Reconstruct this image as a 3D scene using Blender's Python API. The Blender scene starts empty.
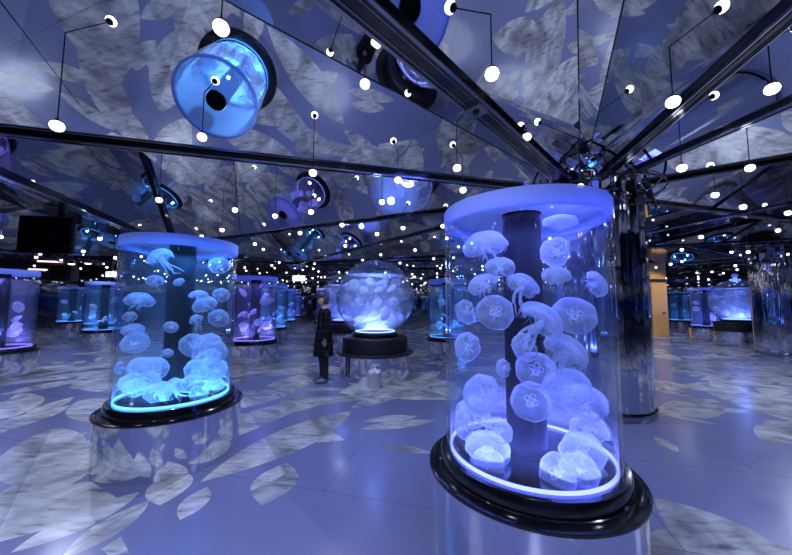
import bpy, bmesh, math, random
from mathutils import Vector, Matrix, Quaternion, geometry
from mathutils.bvhtree import BVHTree
PI = math.pi; R = math.radians; S = bpy.context.scene; COL = S.collection
# ---------------------------------------------------------------- camera, world, light, exposure
cam = bpy.data.cameras.new('camera'); camo = bpy.data.objects.new('camera', cam); COL.objects.link(camo); S.camera = camo
cam.sensor_width = 36; cam.lens = 315.435/792*36; cam.clip_start = .05; cam.clip_end = 200
camo.location = (0, 0, 1.5)
camo.rotation_euler = (Matrix.Rotation(R(90+4.369), 3, 'X') @ Matrix.Rotation(R(.204), 3, 'Z')).to_euler()
w = bpy.data.worlds.new('world'); S.world = w; w.use_nodes = True
w.node_tree.nodes['Background'].inputs[0].default_value = (.1, .12, .5, 1); w.node_tree.nodes['Background'].inputs[1].default_value = .3
S.view_settings.view_transform = 'Standard'; S.view_settings.look = 'None'; S.view_settings.gamma = 1; S.view_settings.exposure = 0.0
S.cycles.max_bounces = 14; S.cycles.glossy_bounces = 6; S.cycles.diffuse_bounces = 3; S.cycles.transmission_bounces = 6; S.cycles.transparent_max_bounces = 40
S.cycles.caustics_reflective = False; S.cycles.caustics_refractive = False; S.cycles.sample_clamp_indirect = 4; S.cycles.blur_glossy = .5
BULB = 7.0; LED = 5.5; NBULB = 260; FBR = .036; WATER = .2; WATER2 = .28; FLOOR_A = (.14, .165, .34); FLOOR_B = (.21, .235, .42)
# soft ceiling spots standing in for projectors; side ones added to brighten dark areas
PROJ = [(-.6, .6, 3.15), (-3.6, 1.0, 3.1), (3.2, .9, 3.1), (-5.5, 5.5, 3.1), (-.8, 4.6, 3.1), (5.5, 4.6, 3.1), (-1.6, 9.5, 3.1), (4.5, 9.0, 3.1), (-9., 9.5, 3.1), (9., 12.5, 3.1), (-4., 14., 3.1), (-12, 15, 3.1), (3, 16, 3.1), (-5.0, 20, 3.1), (11, 19, 3.1), (-.6, -2.6, 3.1), (-8.2, 3.6, 3.1), (-8.6, 6.8, 3.1), (-12.5, 9., 3.1), (-16, 13, 3.1), (8.2, 6.6, 3.1), (7.5, 2.2, 3.1), (9.2, 10.3, 3.1), (13.5, 14., 3.1), (7., 12.5, 3.1)]
for i, (x, y, z) in enumerate(PROJ):
    l = bpy.data.lights.new('projector_fill', 'SPOT'); l.energy = (205 if abs(x) < 6 else 240) if y < 7 else 110; l.color = (.64, .71, 1.); l.spot_size = R(150); l.spot_blend = .7; l.shadow_soft_size = .04
    o = bpy.data.objects.new('projector_fill', l); COL.objects.link(o); o.location = (x, y, z)
l = bpy.data.lights.new('door_fill', 'SPOT'); l.energy = 160; l.color = (1., .75, .45); l.spot_size = R(70); l.spot_blend = .5; l.shadow_soft_size = .05  # warm spot added to bring out the beige door, no real lamp there
o = bpy.data.objects.new('door_fill', l); COL.objects.link(o); o.location = (11.6, 12.2, 3.1); o.rotation_euler = (R(52), 0, 0)
RIGHT_JELLIES=[
((0.556, 1.952, 1.849), 0.138, (-0.28, -0.5, 0.82), 1, 'wide pale jellyfish at the upper left of the large tank'),
((0.891, 1.753, 1.781), 0.086, (-0.85, -0.52, 0.02), 1, 'upright jellyfish beside the top of the black core in the large tank'),
((0.915, 1.733, 1.947), 0.091, (-0.24, -0.53, 0.81), 0, 'faint jellyfish touching the lid just right of the black core in the large tank'),
((0.529, 1.916, 1.603), 0.092, (-0.47, -0.43, 0.77), 1, 'slim tilted jellyfish just under the topmost one in the large tank'),
((0.707, 1.783, 1.585), 0.088, (0.33, -0.46, 0.82), 2, 'wavy jellyfish crossing the upper black core in the large tank'),
((0.574, 1.835, 1.442), 0.107, (-0.08, -0.92, 0.37), 0, "round face-on jellyfish overlapping the core's left edge in the large tank"),
((0.436, 1.969, 1.437), 0.079, (-0.82, -0.52, -0.24), 1, 'small jellyfish touching the left rim of the round face-on one in the large tank'),
((0.872, 1.714, 1.642), 0.074, (-0.23, -0.51, 0.83), 1, 'faint domed jellyfish right of the core and above the largest bell in the large tank'),
((0.99, 1.763, 1.429), 0.117, (-0.24, -0.8, 0.54), 0, 'largest round jellyfish, face-on, right of the black core in the large tank'),
((0.802, 1.769, 1.379), 0.125, (0.62, -0.4, 0.68), 2, 'long ribbon-like jellyfish trailing across the black core in the large tank'),
((1.175, 1.852, 1.606), 0.079, (0.41, -0.86, 0.3), 1, 'jellyfish pressed against the right glass, high in the large tank'),
((0.701, 1.736, 1.257), 0.08, (-0.88, -0.43, -0.19), 1, 'narrow upright jellyfish before the middle of the core in the large tank'),
((0.446, 2.003, 1.218), 0.093, (-0.76, -0.61, 0.2), 1, 'jellyfish with folded bell by the left glass at half height in the large tank'),
((0.923, 1.756, 1.222), 0.114, (0.46, -0.38, 0.8), 2, 'slanting stretched jellyfish right of the black core in the large tank'),
((0.773, 1.771, 1.127), 0.109, (-0.26, -0.79, 0.56), 0, 'upper of two jellyfish with four-leaf marks on the core in the large tank'),
((0.716, 1.713, 0.978), 0.103, (-0.3, -0.83, 0.47), 0, 'lower of two jellyfish with four-leaf marks on the core in the large tank'),
((0.941, 1.782, 1.028), 0.126, (-0.45, -0.42, 0.79), 1, 'tilted wide jellyfish right beside the two with four-leaf marks in the large tank'),
((1.094, 1.875, 0.921), 0.123, (-0.16, -0.5, 0.85), 1, 'wide jellyfish by the right glass in the lower half of the large tank'),
((1.127, 1.909, 0.76), 0.1, (-0.64, -0.43, 0.64), 1, 'jellyfish slanting below the wide one near the right glass in the large tank'),
((0.502, 1.9, 0.96), 0.117, (-0.67, -0.58, 0.46), 1, 'crumpled jellyfish, highest of the lower left cluster in the large tank'),
((0.488, 2.021, 0.817), 0.106, (-0.46, -0.44, 0.77), 2, 'jellyfish with trailing arms in the lower left cluster of the large tank'),
((0.58, 1.826, 0.785), 0.076, (0.07, -0.69, 0.73), 0, 'small curled jellyfish just left of the foot of the black core in the large tank'),
((0.426, 2.023, 0.731), 0.075, (-0.84, -0.51, 0.19), 1, 'small jellyfish against the left glass above the floor light of the large tank'),
((0.554, 1.979, 0.614), 0.134, (-0.0, -0.34, 0.94), 1, 'flat wide jellyfish over the floor light, left in the large tank'),
((0.524, 1.89, 0.563), 0.104, (-0.5, -0.53, 0.69), 0, 'jellyfish sunk on the floor at the front left of the large tank'),
((0.851, 1.733, 0.604), 0.101, (-0.76, -0.51, 0.4), 0, 'tilted jellyfish with a ring mark, on the floor right of the core, large tank'),
((1.032, 1.814, 0.678), 0.117, (-0.26, -0.4, 0.88), 1, 'flat jellyfish hovering low at the right of the large tank'),
((0.982, 1.753, 0.61), 0.097, (-0.14, -0.6, 0.79), 1, 'jellyfish in the floor heap right of the core in the large tank'),
((1.08, 1.836, 0.529), 0.105, (-0.03, -0.33, 0.94), 1, 'flattened jellyfish on the floor light at the far right of the large tank'),
((0.588, 1.76, 1.139), 0.049, (-0.91, -0.41, 0.08), 1, 'tiny jellyfish left of the black core at half height in the large tank'),
((0.604, 1.823, 1.697), 0.084, (-0.19, -0.64, 0.75), 1, "faint jellyfish half hidden left of the core's top in the large tank"),
]
LEFT_JELLIES=[
((-2.213, 2.948, 1.901), 0.104, (-0.29, -0.39, 0.87), 2, 'stretched jellyfish under the lid left of the black core in the left tank'),
((-1.916, 3.403, 1.881), 0.112, (0.34, -0.68, 0.65), 1, 'pale jellyfish under the lid at the right glass of the left tank'),
((-2.481, 3.059, 1.497), 0.124, (0.32, -0.25, 0.91), 1, 'flat umbrella-shaped jellyfish in the upper left of the left tank'),
((-2.215, 2.895, 1.681), 0.071, (0.36, -0.53, 0.76), 1, 'small faint jellyfish below the lid left of the core in the left tank'),
((-2.032, 2.949, 1.676), 0.048, (-0.07, -0.64, 0.77), 1, 'tiny jellyfish on the upper part of the black core in the left tank'),
((-1.922, 3.084, 1.548), 0.084, (0.21, -0.28, 0.94), 1, 'thin flat jellyfish right of the core in the upper half of the left tank'),
((-1.931, 3.203, 1.459), 0.114, (0.04, -0.6, 0.8), 1, 'jellyfish hanging just below the thin flat one in the left tank'),
((-1.872, 3.386, 1.565), 0.084, (0.61, -0.59, 0.54), 1, 'jellyfish by the right glass just under the lid-level one in the left tank'),
((-1.902, 3.409, 1.318), 0.102, (0.59, -0.68, 0.43), 0, 'round face-on jellyfish in the upper right of the left tank'),
((-2.502, 2.985, 1.348), 0.056, (0.37, -0.49, 0.79), 2, 'small greenish jellyfish below the umbrella-shaped one in the left tank'),
((-1.919, 3.052, 1.317), 0.058, (-0.18, -0.52, 0.84), 2, 'small dangling jellyfish at the right edge of the black core in the left tank'),
((-2.064, 2.923, 1.26), 0.06, (0.64, -0.52, 0.56), 0, 'small round jellyfish at the left edge of the black core in the left tank'),
((-2.464, 3.022, 1.106), 0.114, (0.37, -0.71, 0.6), 0, 'big round jellyfish at half height by the left glass of the left tank'),
((-2.473, 3.002, 1.219), 0.089, (0.31, -0.42, 0.85), 1, 'jellyfish capping the big round one by the left glass of the left tank'),
((-2.063, 2.902, 1.028), 0.044, (0.62, -0.45, 0.64), 1, 'tiny jellyfish low on the left edge of the black core in the left tank'),
((-1.928, 3.04, 1.082), 0.116, (0.61, -0.64, 0.47), 0, 'big round jellyfish touching the right edge of the black core in the left tank'),
((-1.904, 3.24, 1.085), 0.124, (0.22, -0.54, 0.81), 0, 'wide jellyfish overlapping the big round one right of the core in the left tank'),
((-1.887, 3.378, 0.971), 0.111, (0.72, -0.53, 0.45), 1, 'jellyfish at half height against the right glass of the left tank'),
((-2.315, 2.921, 0.899), 0.104, (0.29, -0.66, 0.69), 1, 'jellyfish left of the core in the middle of the lower heap of the left tank'),
((-2.18, 2.924, 0.89), 0.104, (0.64, -0.55, 0.54), 0, 'jellyfish touching the core from the left in the lower heap of the left tank'),
((-2.553, 2.983, 0.878), 0.057, (-0.91, -0.41, 0.09), 2, 'narrow jellyfish swimming upright near the left glass of the left tank'),
((-2.468, 3.017, 0.738), 0.105, (0.3, -0.54, 0.78), 1, 'jellyfish at the lower left glass of the left tank'),
((-2.382, 2.953, 0.704), 0.097, (0.44, -0.44, 0.78), 1, 'jellyfish on the floor at the left of the left tank'),
((-2.238, 2.915, 0.767), 0.103, (0.57, -0.56, 0.6), 0, 'round jellyfish near the floor left of the core in the left tank'),
((-2.157, 2.935, 0.674), 0.112, (0.25, -0.48, 0.84), 1, 'wide jellyfish on the floor just left of the core in the left tank'),
((-2.058, 3.001, 0.674), 0.115, (-0.44, -0.5, 0.75), 2, 'jellyfish sweeping across the foot of the black core in the left tank'),
((-1.93, 3.057, 0.724), 0.092, (0.32, -0.56, 0.76), 1, 'jellyfish by the foot of the black core on its right side in the left tank'),
((-1.969, 3.171, 0.83), 0.104, (0.45, -0.62, 0.64), 1, 'jellyfish low beside the right edge of the black core in the left tank'),
((-1.906, 3.318, 0.81), 0.118, (0.58, -0.6, 0.55), 0, 'round jellyfish in the middle of the right-hand heap of the left tank'),
((-1.887, 3.386, 0.791), 0.112, (0.76, -0.52, 0.39), 1, 'jellyfish low against the right glass of the left tank'),
((-1.884, 3.099, 0.62), 0.084, (0.58, -0.51, 0.64), 0, 'small speckled jellyfish on the floor right of the core in the left tank'),
((-1.885, 3.333, 0.624), 0.1, (0.01, -0.54, 0.84), 0, 'speckled jellyfish on the floor near the right glass of the left tank'),
((-1.862, 3.353, 0.636), 0.083, (0.56, -0.47, 0.68), 1, 'lowest jellyfish against the right glass of the left tank'),
((-2.018, 3.464, 0.907), 0.113, (0.23, -0.45, 0.86), 1, 'jellyfish between the big round one and the right-hand heap of the left tank'),
]
BULBS=[
((-2.63, 2.348, 2.847), 0.055, 'large white globe bulb at the far left, just above the long black beam'),
((-1.844, 2.881, 3.049), 0.05, 'white globe bulb hanging under the big tilted tank reflection'),
((-0.917, 3.371, 2.907), 0.05, 'white globe bulb hanging above the mirrored violet tank, close to the long beam'),
((0.02, 3.77, 2.989), 0.05, 'white globe bulb touching the long beam in line with the middle globe aquarium'),
((-0.274, 2.588, 3.372), 0.052, 'white globe bulb near the top middle, beside the round blue spotlight'),
((0.669, 3.378, 2.972), 0.052, 'white globe bulb hanging at the upper left corner of the large right tank'),
((2.037, 2.219, 2.974), 0.055, 'large white globe bulb against the steep black beam at the upper right'),
((2.864, 2.289, 3.128), 0.055, 'large white globe bulb at the far right top edge of the view'),
((2.889, 3.097, 2.858), 0.052, 'white globe bulb between two beams, right of the mirrored column'),
((-1.041, 1.75, 3.112), 0.055, 'largest white globe bulb, hanging over the top of the big tilted tank reflection'),
((0.125, 3.3, 3.635), 0.04, 'small white bulb on the dark strip left of the wide ceiling track'),
((0.621, 1.95, 2.982), 0.055, 'large white globe bulb near the top, right of the wide ceiling track'),
((1.332, 3.1, 3.18), 0.05, 'white globe bulb above the middle of the large right tank'),
((2.09, 3.5, 2.808), 0.05, 'white globe bulb half hidden behind the lid of the large right tank'),
((3.76, 3.255, 2.93), 0.05, 'white globe bulb high on the right, in line with the right globe aquarium'),
((4.243, 4.102, 2.93), 0.05, 'small white bulb hanging below the beams, first right of the mirrored column'),
((5.189, 4.625, 2.93), 0.05, 'small white bulb where two thin beams cross at the right'),
((6.243, 4.932, 2.93), 0.05, 'small white bulb at the right edge above the second mirrored column'),
((6.656, 6.798, 2.93), 0.05, 'small white bulb low at the right, above the beige door'),
((-3.377, 4.394, 2.93), 0.05, 'small white bulb hanging over the lid of the left tank'),
((-2.54, 4.875, 2.93), 0.05, 'small white bulb hanging above the right corner of the left tank'),
((-3.519, 6.283, 2.93), 0.05, 'tiny white bulb just over the right end of the lid of the left tank'),
((-3.545, 7.837, 2.93), 0.05, 'tiny white bulb above the violet tank behind the left tank'),
((-1.369, 4.972, 2.93), 0.05, 'small white bulb in front of the base of the mirrored violet tank'),
((-1.017, 5.829, 2.93), 0.05, 'small white bulb on the second thin beam, above the person'),
((-0.206, 4.448, 2.93), 0.05, 'small white bulb in front of the mirrored globe aquarium'),
((-0.407, 6.609, 2.93), 0.05, 'small white bulb above the top of the middle globe aquarium'),
((0.133, 6.053, 2.93), 0.05, 'tiny white bulb up right of the middle globe aquarium'),
((0.525, 8.672, 2.93), 0.05, 'tiny white bulb close right of the middle globe aquarium'),
((0.886, 5.879, 2.93), 0.05, 'small white bulb left of the rim of the large right tank'),
((0.855, 3.948, 2.93), 0.05, 'white bulb peeking over the lid edge of the large right tank'),
((0.147, 11.641, 2.93), 0.05, 'tiny white bulb touching the upper right outline of the middle globe aquarium'),
((-2.02, 6.538, 2.93), 0.05, 'tiny white bulb above the corridor of tanks'),
((-2.041, 5.218, 2.93), 0.05, 'small white bulb left of the mirrored violet tank'),
]
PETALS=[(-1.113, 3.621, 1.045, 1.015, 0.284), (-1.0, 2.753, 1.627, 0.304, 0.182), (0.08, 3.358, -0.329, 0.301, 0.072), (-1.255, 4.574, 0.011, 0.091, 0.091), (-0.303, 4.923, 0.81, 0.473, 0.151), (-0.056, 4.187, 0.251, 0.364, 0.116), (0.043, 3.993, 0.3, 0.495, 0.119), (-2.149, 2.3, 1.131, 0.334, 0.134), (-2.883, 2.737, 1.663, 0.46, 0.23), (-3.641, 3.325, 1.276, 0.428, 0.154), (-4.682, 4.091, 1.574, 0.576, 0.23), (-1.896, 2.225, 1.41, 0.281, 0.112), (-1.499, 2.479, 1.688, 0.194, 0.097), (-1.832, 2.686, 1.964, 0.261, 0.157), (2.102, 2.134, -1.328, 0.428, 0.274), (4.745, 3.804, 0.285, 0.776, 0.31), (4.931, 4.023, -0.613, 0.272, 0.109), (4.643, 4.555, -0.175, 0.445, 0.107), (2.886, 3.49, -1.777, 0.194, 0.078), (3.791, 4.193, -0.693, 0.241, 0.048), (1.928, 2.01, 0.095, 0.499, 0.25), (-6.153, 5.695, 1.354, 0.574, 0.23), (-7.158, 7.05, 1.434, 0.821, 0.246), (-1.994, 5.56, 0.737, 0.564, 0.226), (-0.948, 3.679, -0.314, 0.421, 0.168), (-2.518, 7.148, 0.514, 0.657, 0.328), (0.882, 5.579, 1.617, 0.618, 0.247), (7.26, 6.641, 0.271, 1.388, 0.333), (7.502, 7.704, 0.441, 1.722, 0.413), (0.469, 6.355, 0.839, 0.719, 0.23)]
# ---------------------------------------------------------------- helpers
def link(o, parent=None):
    COL.objects.link(o)
    if parent is not None: o.parent = parent
    return o
def tag(o, label=None, cat=None, group=None, kind=None):
    if label: o['label'] = label
    if cat: o['category'] = cat
    if group: o['group'] = group
    if kind: o['kind'] = kind
    return o
def empty(name, loc, label, cat, group=None, rz=0):
    o = bpy.data.objects.new(name, None); link(o); o.location = loc; o.rotation_euler = (0, 0, rz)
    o.empty_display_size = .1
    return tag(o, label, cat, group)
def obj(name, bm, mats, parent=None, smooth=True, loc=None):
    me = bpy.data.meshes.new(name); bm.normal_update(); bm.to_mesh(me); bm.free()
    for m in (mats if isinstance(mats, (list, tuple)) else [mats]): me.materials.append(m)
    if smooth:
        for p in me.polygons: p.use_smooth = True
        try: me.set_sharp_from_angle(angle=R(38))
        except Exception: pass
    o = bpy.data.objects.new(name, me); link(o, parent)
    if loc is not None: o.location = loc
    return o
def dup(o, parent=None):
    c = o.copy(); link(c, parent)
    for ch in list(o.children): dup(ch, c)
    return c
def lathe(bm, prof, n=48, c=(0, 0, 0), mat=0, closed=False):
    """revolve (r, z) points about z; closed joins last to first"""
    rows = []
    for r, z in prof:
        if r < 1e-6: rows.append([bm.verts.new((c[0], c[1], c[2]+z))])
        else: rows.append([bm.verts.new((c[0]+r*math.cos(2*PI*i/n), c[1]+r*math.sin(2*PI*i/n), c[2]+z)) for i in range(n)])
    prs = list(zip(rows, rows[1:])) + ([(rows[-1], rows[0])] if closed else [])
    for a, b in prs:
        for i in range(n):
            j = (i+1) % n
            try:
                if len(a) == 1 and len(b) == 1: continue
                if len(a) == 1: f = bm.faces.new((a[0], b[j], b[i]))
                elif len(b) == 1: f = bm.faces.new((a[i], a[j], b[0]))
                else: f = bm.faces.new((a[i], a[j], b[j], b[i]))
                f.material_index = mat
            except ValueError: pass
def tube(bm, pts, rad, n=8, mat=0, cap=True):
    pts = [Vector(p) for p in pts]; rad = rad if isinstance(rad, (list, tuple)) else [rad]*len(pts)
    rings = []; up = None
    for i, p in enumerate(pts):
        t = (pts[min(i+1, len(pts)-1)]-pts[max(i-1, 0)]).normalized()
        if up is None:
            up = Vector((0, 0, 1)) if abs(t.z) < .9 else Vector((1, 0, 0))
        u = (up-t*up.dot(t)).normalized(); v = t.cross(u); up = u
        rings.append([bm.verts.new(p+(u*math.cos(2*PI*k/n)+v*math.sin(2*PI*k/n))*rad[i]) for k in range(n)])
    for a, b in zip(rings, rings[1:]):
        for k in range(n):
            bm.faces.new((a[k], a[(k+1) % n], b[(k+1) % n], b[k])).material_index = mat
    if cap:
        bm.faces.new(rings[0][::-1]).material_index = mat; bm.faces.new(rings[-1]).material_index = mat
def box(bm, lo, hi, mat=0, M=None):
    vs = [bm.verts.new(((lo[0], hi[0])[i & 1], (lo[1], hi[1])[(i >> 1) & 1], (lo[2], hi[2])[(i >> 2) & 1])) for i in range(8)]
    if M is not None:
        for v in vs: v.co = M @ v.co
    for q in ((0, 2, 3, 1), (4, 5, 7, 6), (0, 1, 5, 4), (2, 6, 7, 3), (0, 4, 6, 2), (1, 3, 7, 5)):
        bm.faces.new([vs[k] for k in q]).material_index = mat
def NB(): return bmesh.new()

# ---------------------------------------------------------------- materials
def mat(name):
    m = bpy.data.materials.new(name); m.use_nodes = True
    nt = m.node_tree; nt.nodes.clear(); out = nt.nodes.new('ShaderNodeOutputMaterial')
    return m, nt, out
def principled(name, col, rough=.5, metal=0., spec=.5, coat=0., bump=None, noise=0.):
    m, nt, out = mat(name); p = nt.nodes.new('ShaderNodeBsdfPrincipled')
    p.inputs['Base Color'].default_value = (*col, 1); p.inputs['Roughness'].default_value = rough
    p.inputs['Metallic'].default_value = metal; p.inputs['Specular IOR Level'].default_value = spec
    p.inputs['Coat Weight'].default_value = coat
    tc = nt.nodes.new('ShaderNodeTexCoord')
    if noise:
        n = nt.nodes.new('ShaderNodeTexNoise'); n.inputs['Scale'].default_value = 9; n.inputs['Detail'].default_value = 4
        nt.links.new(tc.outputs['Object'], n.inputs['Vector'])
        mx = nt.nodes.new('ShaderNodeMix'); mx.data_type = 'RGBA'
        mx.inputs['A'].default_value = (*[c*(1-noise) for c in col], 1); mx.inputs['B'].default_value = (*[min(1, c*(1+noise)) for c in col], 1)
        nt.links.new(n.outputs['Fac'], mx.inputs['Factor']); nt.links.new(mx.outputs['Result'], p.inputs['Base Color'])
    if bump:
        sc, strength, stretch = bump
        mp = nt.nodes.new('ShaderNodeMapping'); mp.inputs['Scale'].default_value = stretch
        n = nt.nodes.new('ShaderNodeTexNoise'); n.inputs['Scale'].default_value = sc; n.inputs['Detail'].default_value = 2
        b = nt.nodes.new('ShaderNodeBump'); b.inputs['Strength'].default_value = strength; b.inputs['Distance'].default_value = .05
        nt.links.new(tc.outputs['Object'], mp.inputs['Vector']); nt.links.new(mp.outputs['Vector'], n.inputs['Vector'])
        nt.links.new(n.outputs['Fac'], b.inputs['Height']); nt.links.new(b.outputs['Normal'], p.inputs['Normal'])
    nt.links.new(p.outputs[0], out.inputs[0]); return m
def emission(name, col, s):
    m, nt, out = mat(name); e = nt.nodes.new('ShaderNodeEmission')
    e.inputs[0].default_value = (*col, 1); e.inputs[1].default_value = s; nt.links.new(e.outputs[0], out.inputs[0]); return m
def glass(name, tint, ior=1.35, rough=.0, gl=1.0):
    """clear wall: see-through with a fresnel reflection"""
    m, nt, out = mat(name)
    t = nt.nodes.new('ShaderNodeBsdfTransparent'); t.inputs[0].default_value = (*tint, 1)
    g = nt.nodes.new('ShaderNodeBsdfGlossy'); g.inputs['Roughness'].default_value = rough; g.inputs[0].default_value = (gl, gl, gl, 1)
    lw = nt.nodes.new('ShaderNodeLayerWeight'); lw.inputs[0].default_value = .5
    pw = nt.nodes.new('ShaderNodeMath'); pw.operation = 'POWER'; pw.inputs[1].default_value = 4.; nt.links.new(lw.outputs['Facing'], pw.inputs[0])
    f = nt.nodes.new('ShaderNodeMath'); f.operation = 'MULTIPLY_ADD'; f.inputs[1].default_value = .8; f.inputs[2].default_value = .03; nt.links.new(pw.outputs[0], f.inputs[0])
    mx = nt.nodes.new('ShaderNodeMixShader')
    nt.links.new(f.outputs[0], mx.inputs[0]); nt.links.new(t.outputs[0], mx.inputs[1]); nt.links.new(g.outputs[0], mx.inputs[2])
    nt.links.new(mx.outputs[0], out.inputs[0]); return m
def milky(name, col, trans, edge=0.25, mott=0.):
    """thin milky tissue or frosted plastic: part see-through, part diffuse and translucent, denser at grazing angles"""
    m, nt, out = mat(name); L = nt.links
    t = nt.nodes.new('ShaderNodeBsdfTransparent'); d = nt.nodes.new('ShaderNodeBsdfDiffuse'); r = nt.nodes.new('ShaderNodeBsdfTranslucent')
    d.inputs[0].default_value = (*col, 1); r.inputs[0].default_value = (*col, 1)
    a = nt.nodes.new('ShaderNodeMixShader'); a.inputs[0].default_value = .5
    L.new(d.outputs[0], a.inputs[1]); L.new(r.outputs[0], a.inputs[2])
    lw = nt.nodes.new('ShaderNodeLayerWeight'); lw.inputs[0].default_value = .45
    mr = nt.nodes.new('ShaderNodeMapRange'); mr.inputs['To Min'].default_value = 1-trans; mr.inputs['To Max'].default_value = min(1, 1-trans+edge)
    L.new(lw.outputs['Facing'], mr.inputs['Value']); fac = mr.outputs[0]
    if mott:
        tc = nt.nodes.new('ShaderNodeTexCoord'); n = nt.nodes.new('ShaderNodeTexNoise'); n.inputs['Scale'].default_value = 3.5; n.inputs['Detail'].default_value = 5
        L.new(tc.outputs['Object'], n.inputs['Vector'])
        q = nt.nodes.new('ShaderNodeMath'); q.operation = 'MULTIPLY_ADD'; q.inputs[1].default_value = mott; q.inputs[2].default_value = -mott*.5
        L.new(n.outputs['Fac'], q.inputs[0]); s = nt.nodes.new('ShaderNodeMath'); s.operation = 'ADD'; s.use_clamp = True
        L.new(q.outputs[0], s.inputs[0]); L.new(fac, s.inputs[1]); fac = s.outputs[0]
    mx = nt.nodes.new('ShaderNodeMixShader')
    L.new(fac, mx.inputs[0]); L.new(t.outputs[0], mx.inputs[1]); L.new(a.outputs[0], mx.inputs[2]); L.new(mx.outputs[0], out.inputs[0]); return m

M_black = principled('black lacquer', (.004, .004, .007), .12, coat=.5)
M_core = principled('black core tube', (.002, .002, .003), .6, spec=.1)
M_matte = principled('matt black', (.006, .006, .01), .55)
M_steel = principled('polished steel', (.38, .39, .46), .15, 1.)
M_panel = principled('mirror panel', (.67, .68, .7), .02, 1.)
M_ped = principled('mirror pedestal skin', (.8, .82, .88), .07, 1., bump=(1.2, .06, (1, 1, .3)))
M_col = principled('mirror column skin', (.6, .62, .7), .05, 1., bump=(5., .6, (1, 1, .06)))
M_wallm = principled('dark mirror wall', (.34, .35, .42), .04, 1.)
M_dark = principled('dark wall paint', (.02, .02, .035), .7, noise=.3)
M_glass = glass('aquarium glass', (.9, .95, 1.), 1.3)
M_glassb = glass('blue water window', (.62, .76, 1.), 1.33)
M_bulb = emission('opal bulb glow', (.86, .88, 1.), BULB)
M_led = {}
M_jel = milky('jellyfish tissue', (.75, .84, 1.), .80, .5, .3)
M_far = milky('pale jellyfish tissue', (.8, .88, 1.), .5, .45, .3)
M_arm = milky('jellyfish arms', (.82, .88, 1.), .6, .3)
M_gon = milky('jellyfish leaf mark', (.9, .93, 1.), .35, .1)
M_lid = milky('frosted lid', (.6, .74, 1.), .62, .4)
m_, nt_, out_ = mat('hazy water'); v_ = nt_.nodes.new('ShaderNodeVolumeScatter'); v_.inputs['Color'].default_value = (.7, .85, 1, 1); v_.inputs['Density'].default_value = WATER; v_.inputs['Anisotropy'].default_value = .2
t_ = nt_.nodes.new('ShaderNodeBsdfTransparent'); nt_.links.new(t_.outputs[0], out_.inputs['Surface']); nt_.links.new(v_.outputs[0], out_.inputs['Volume']); M_water = m_
M_water2 = m_.copy(); [setattr(n_.inputs['Density'], 'default_value', WATER2) for n_ in M_water2.node_tree.nodes if n_.type == 'VOLUME_SCATTER']
M_water3 = m_.copy(); [setattr(n_.inputs['Density'], 'default_value', .8) for n_ in M_water3.node_tree.nodes if n_.type == 'VOLUME_SCATTER']
M_rim = milky('frosted band', (.5, .62, 1.), .2, .1)

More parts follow.
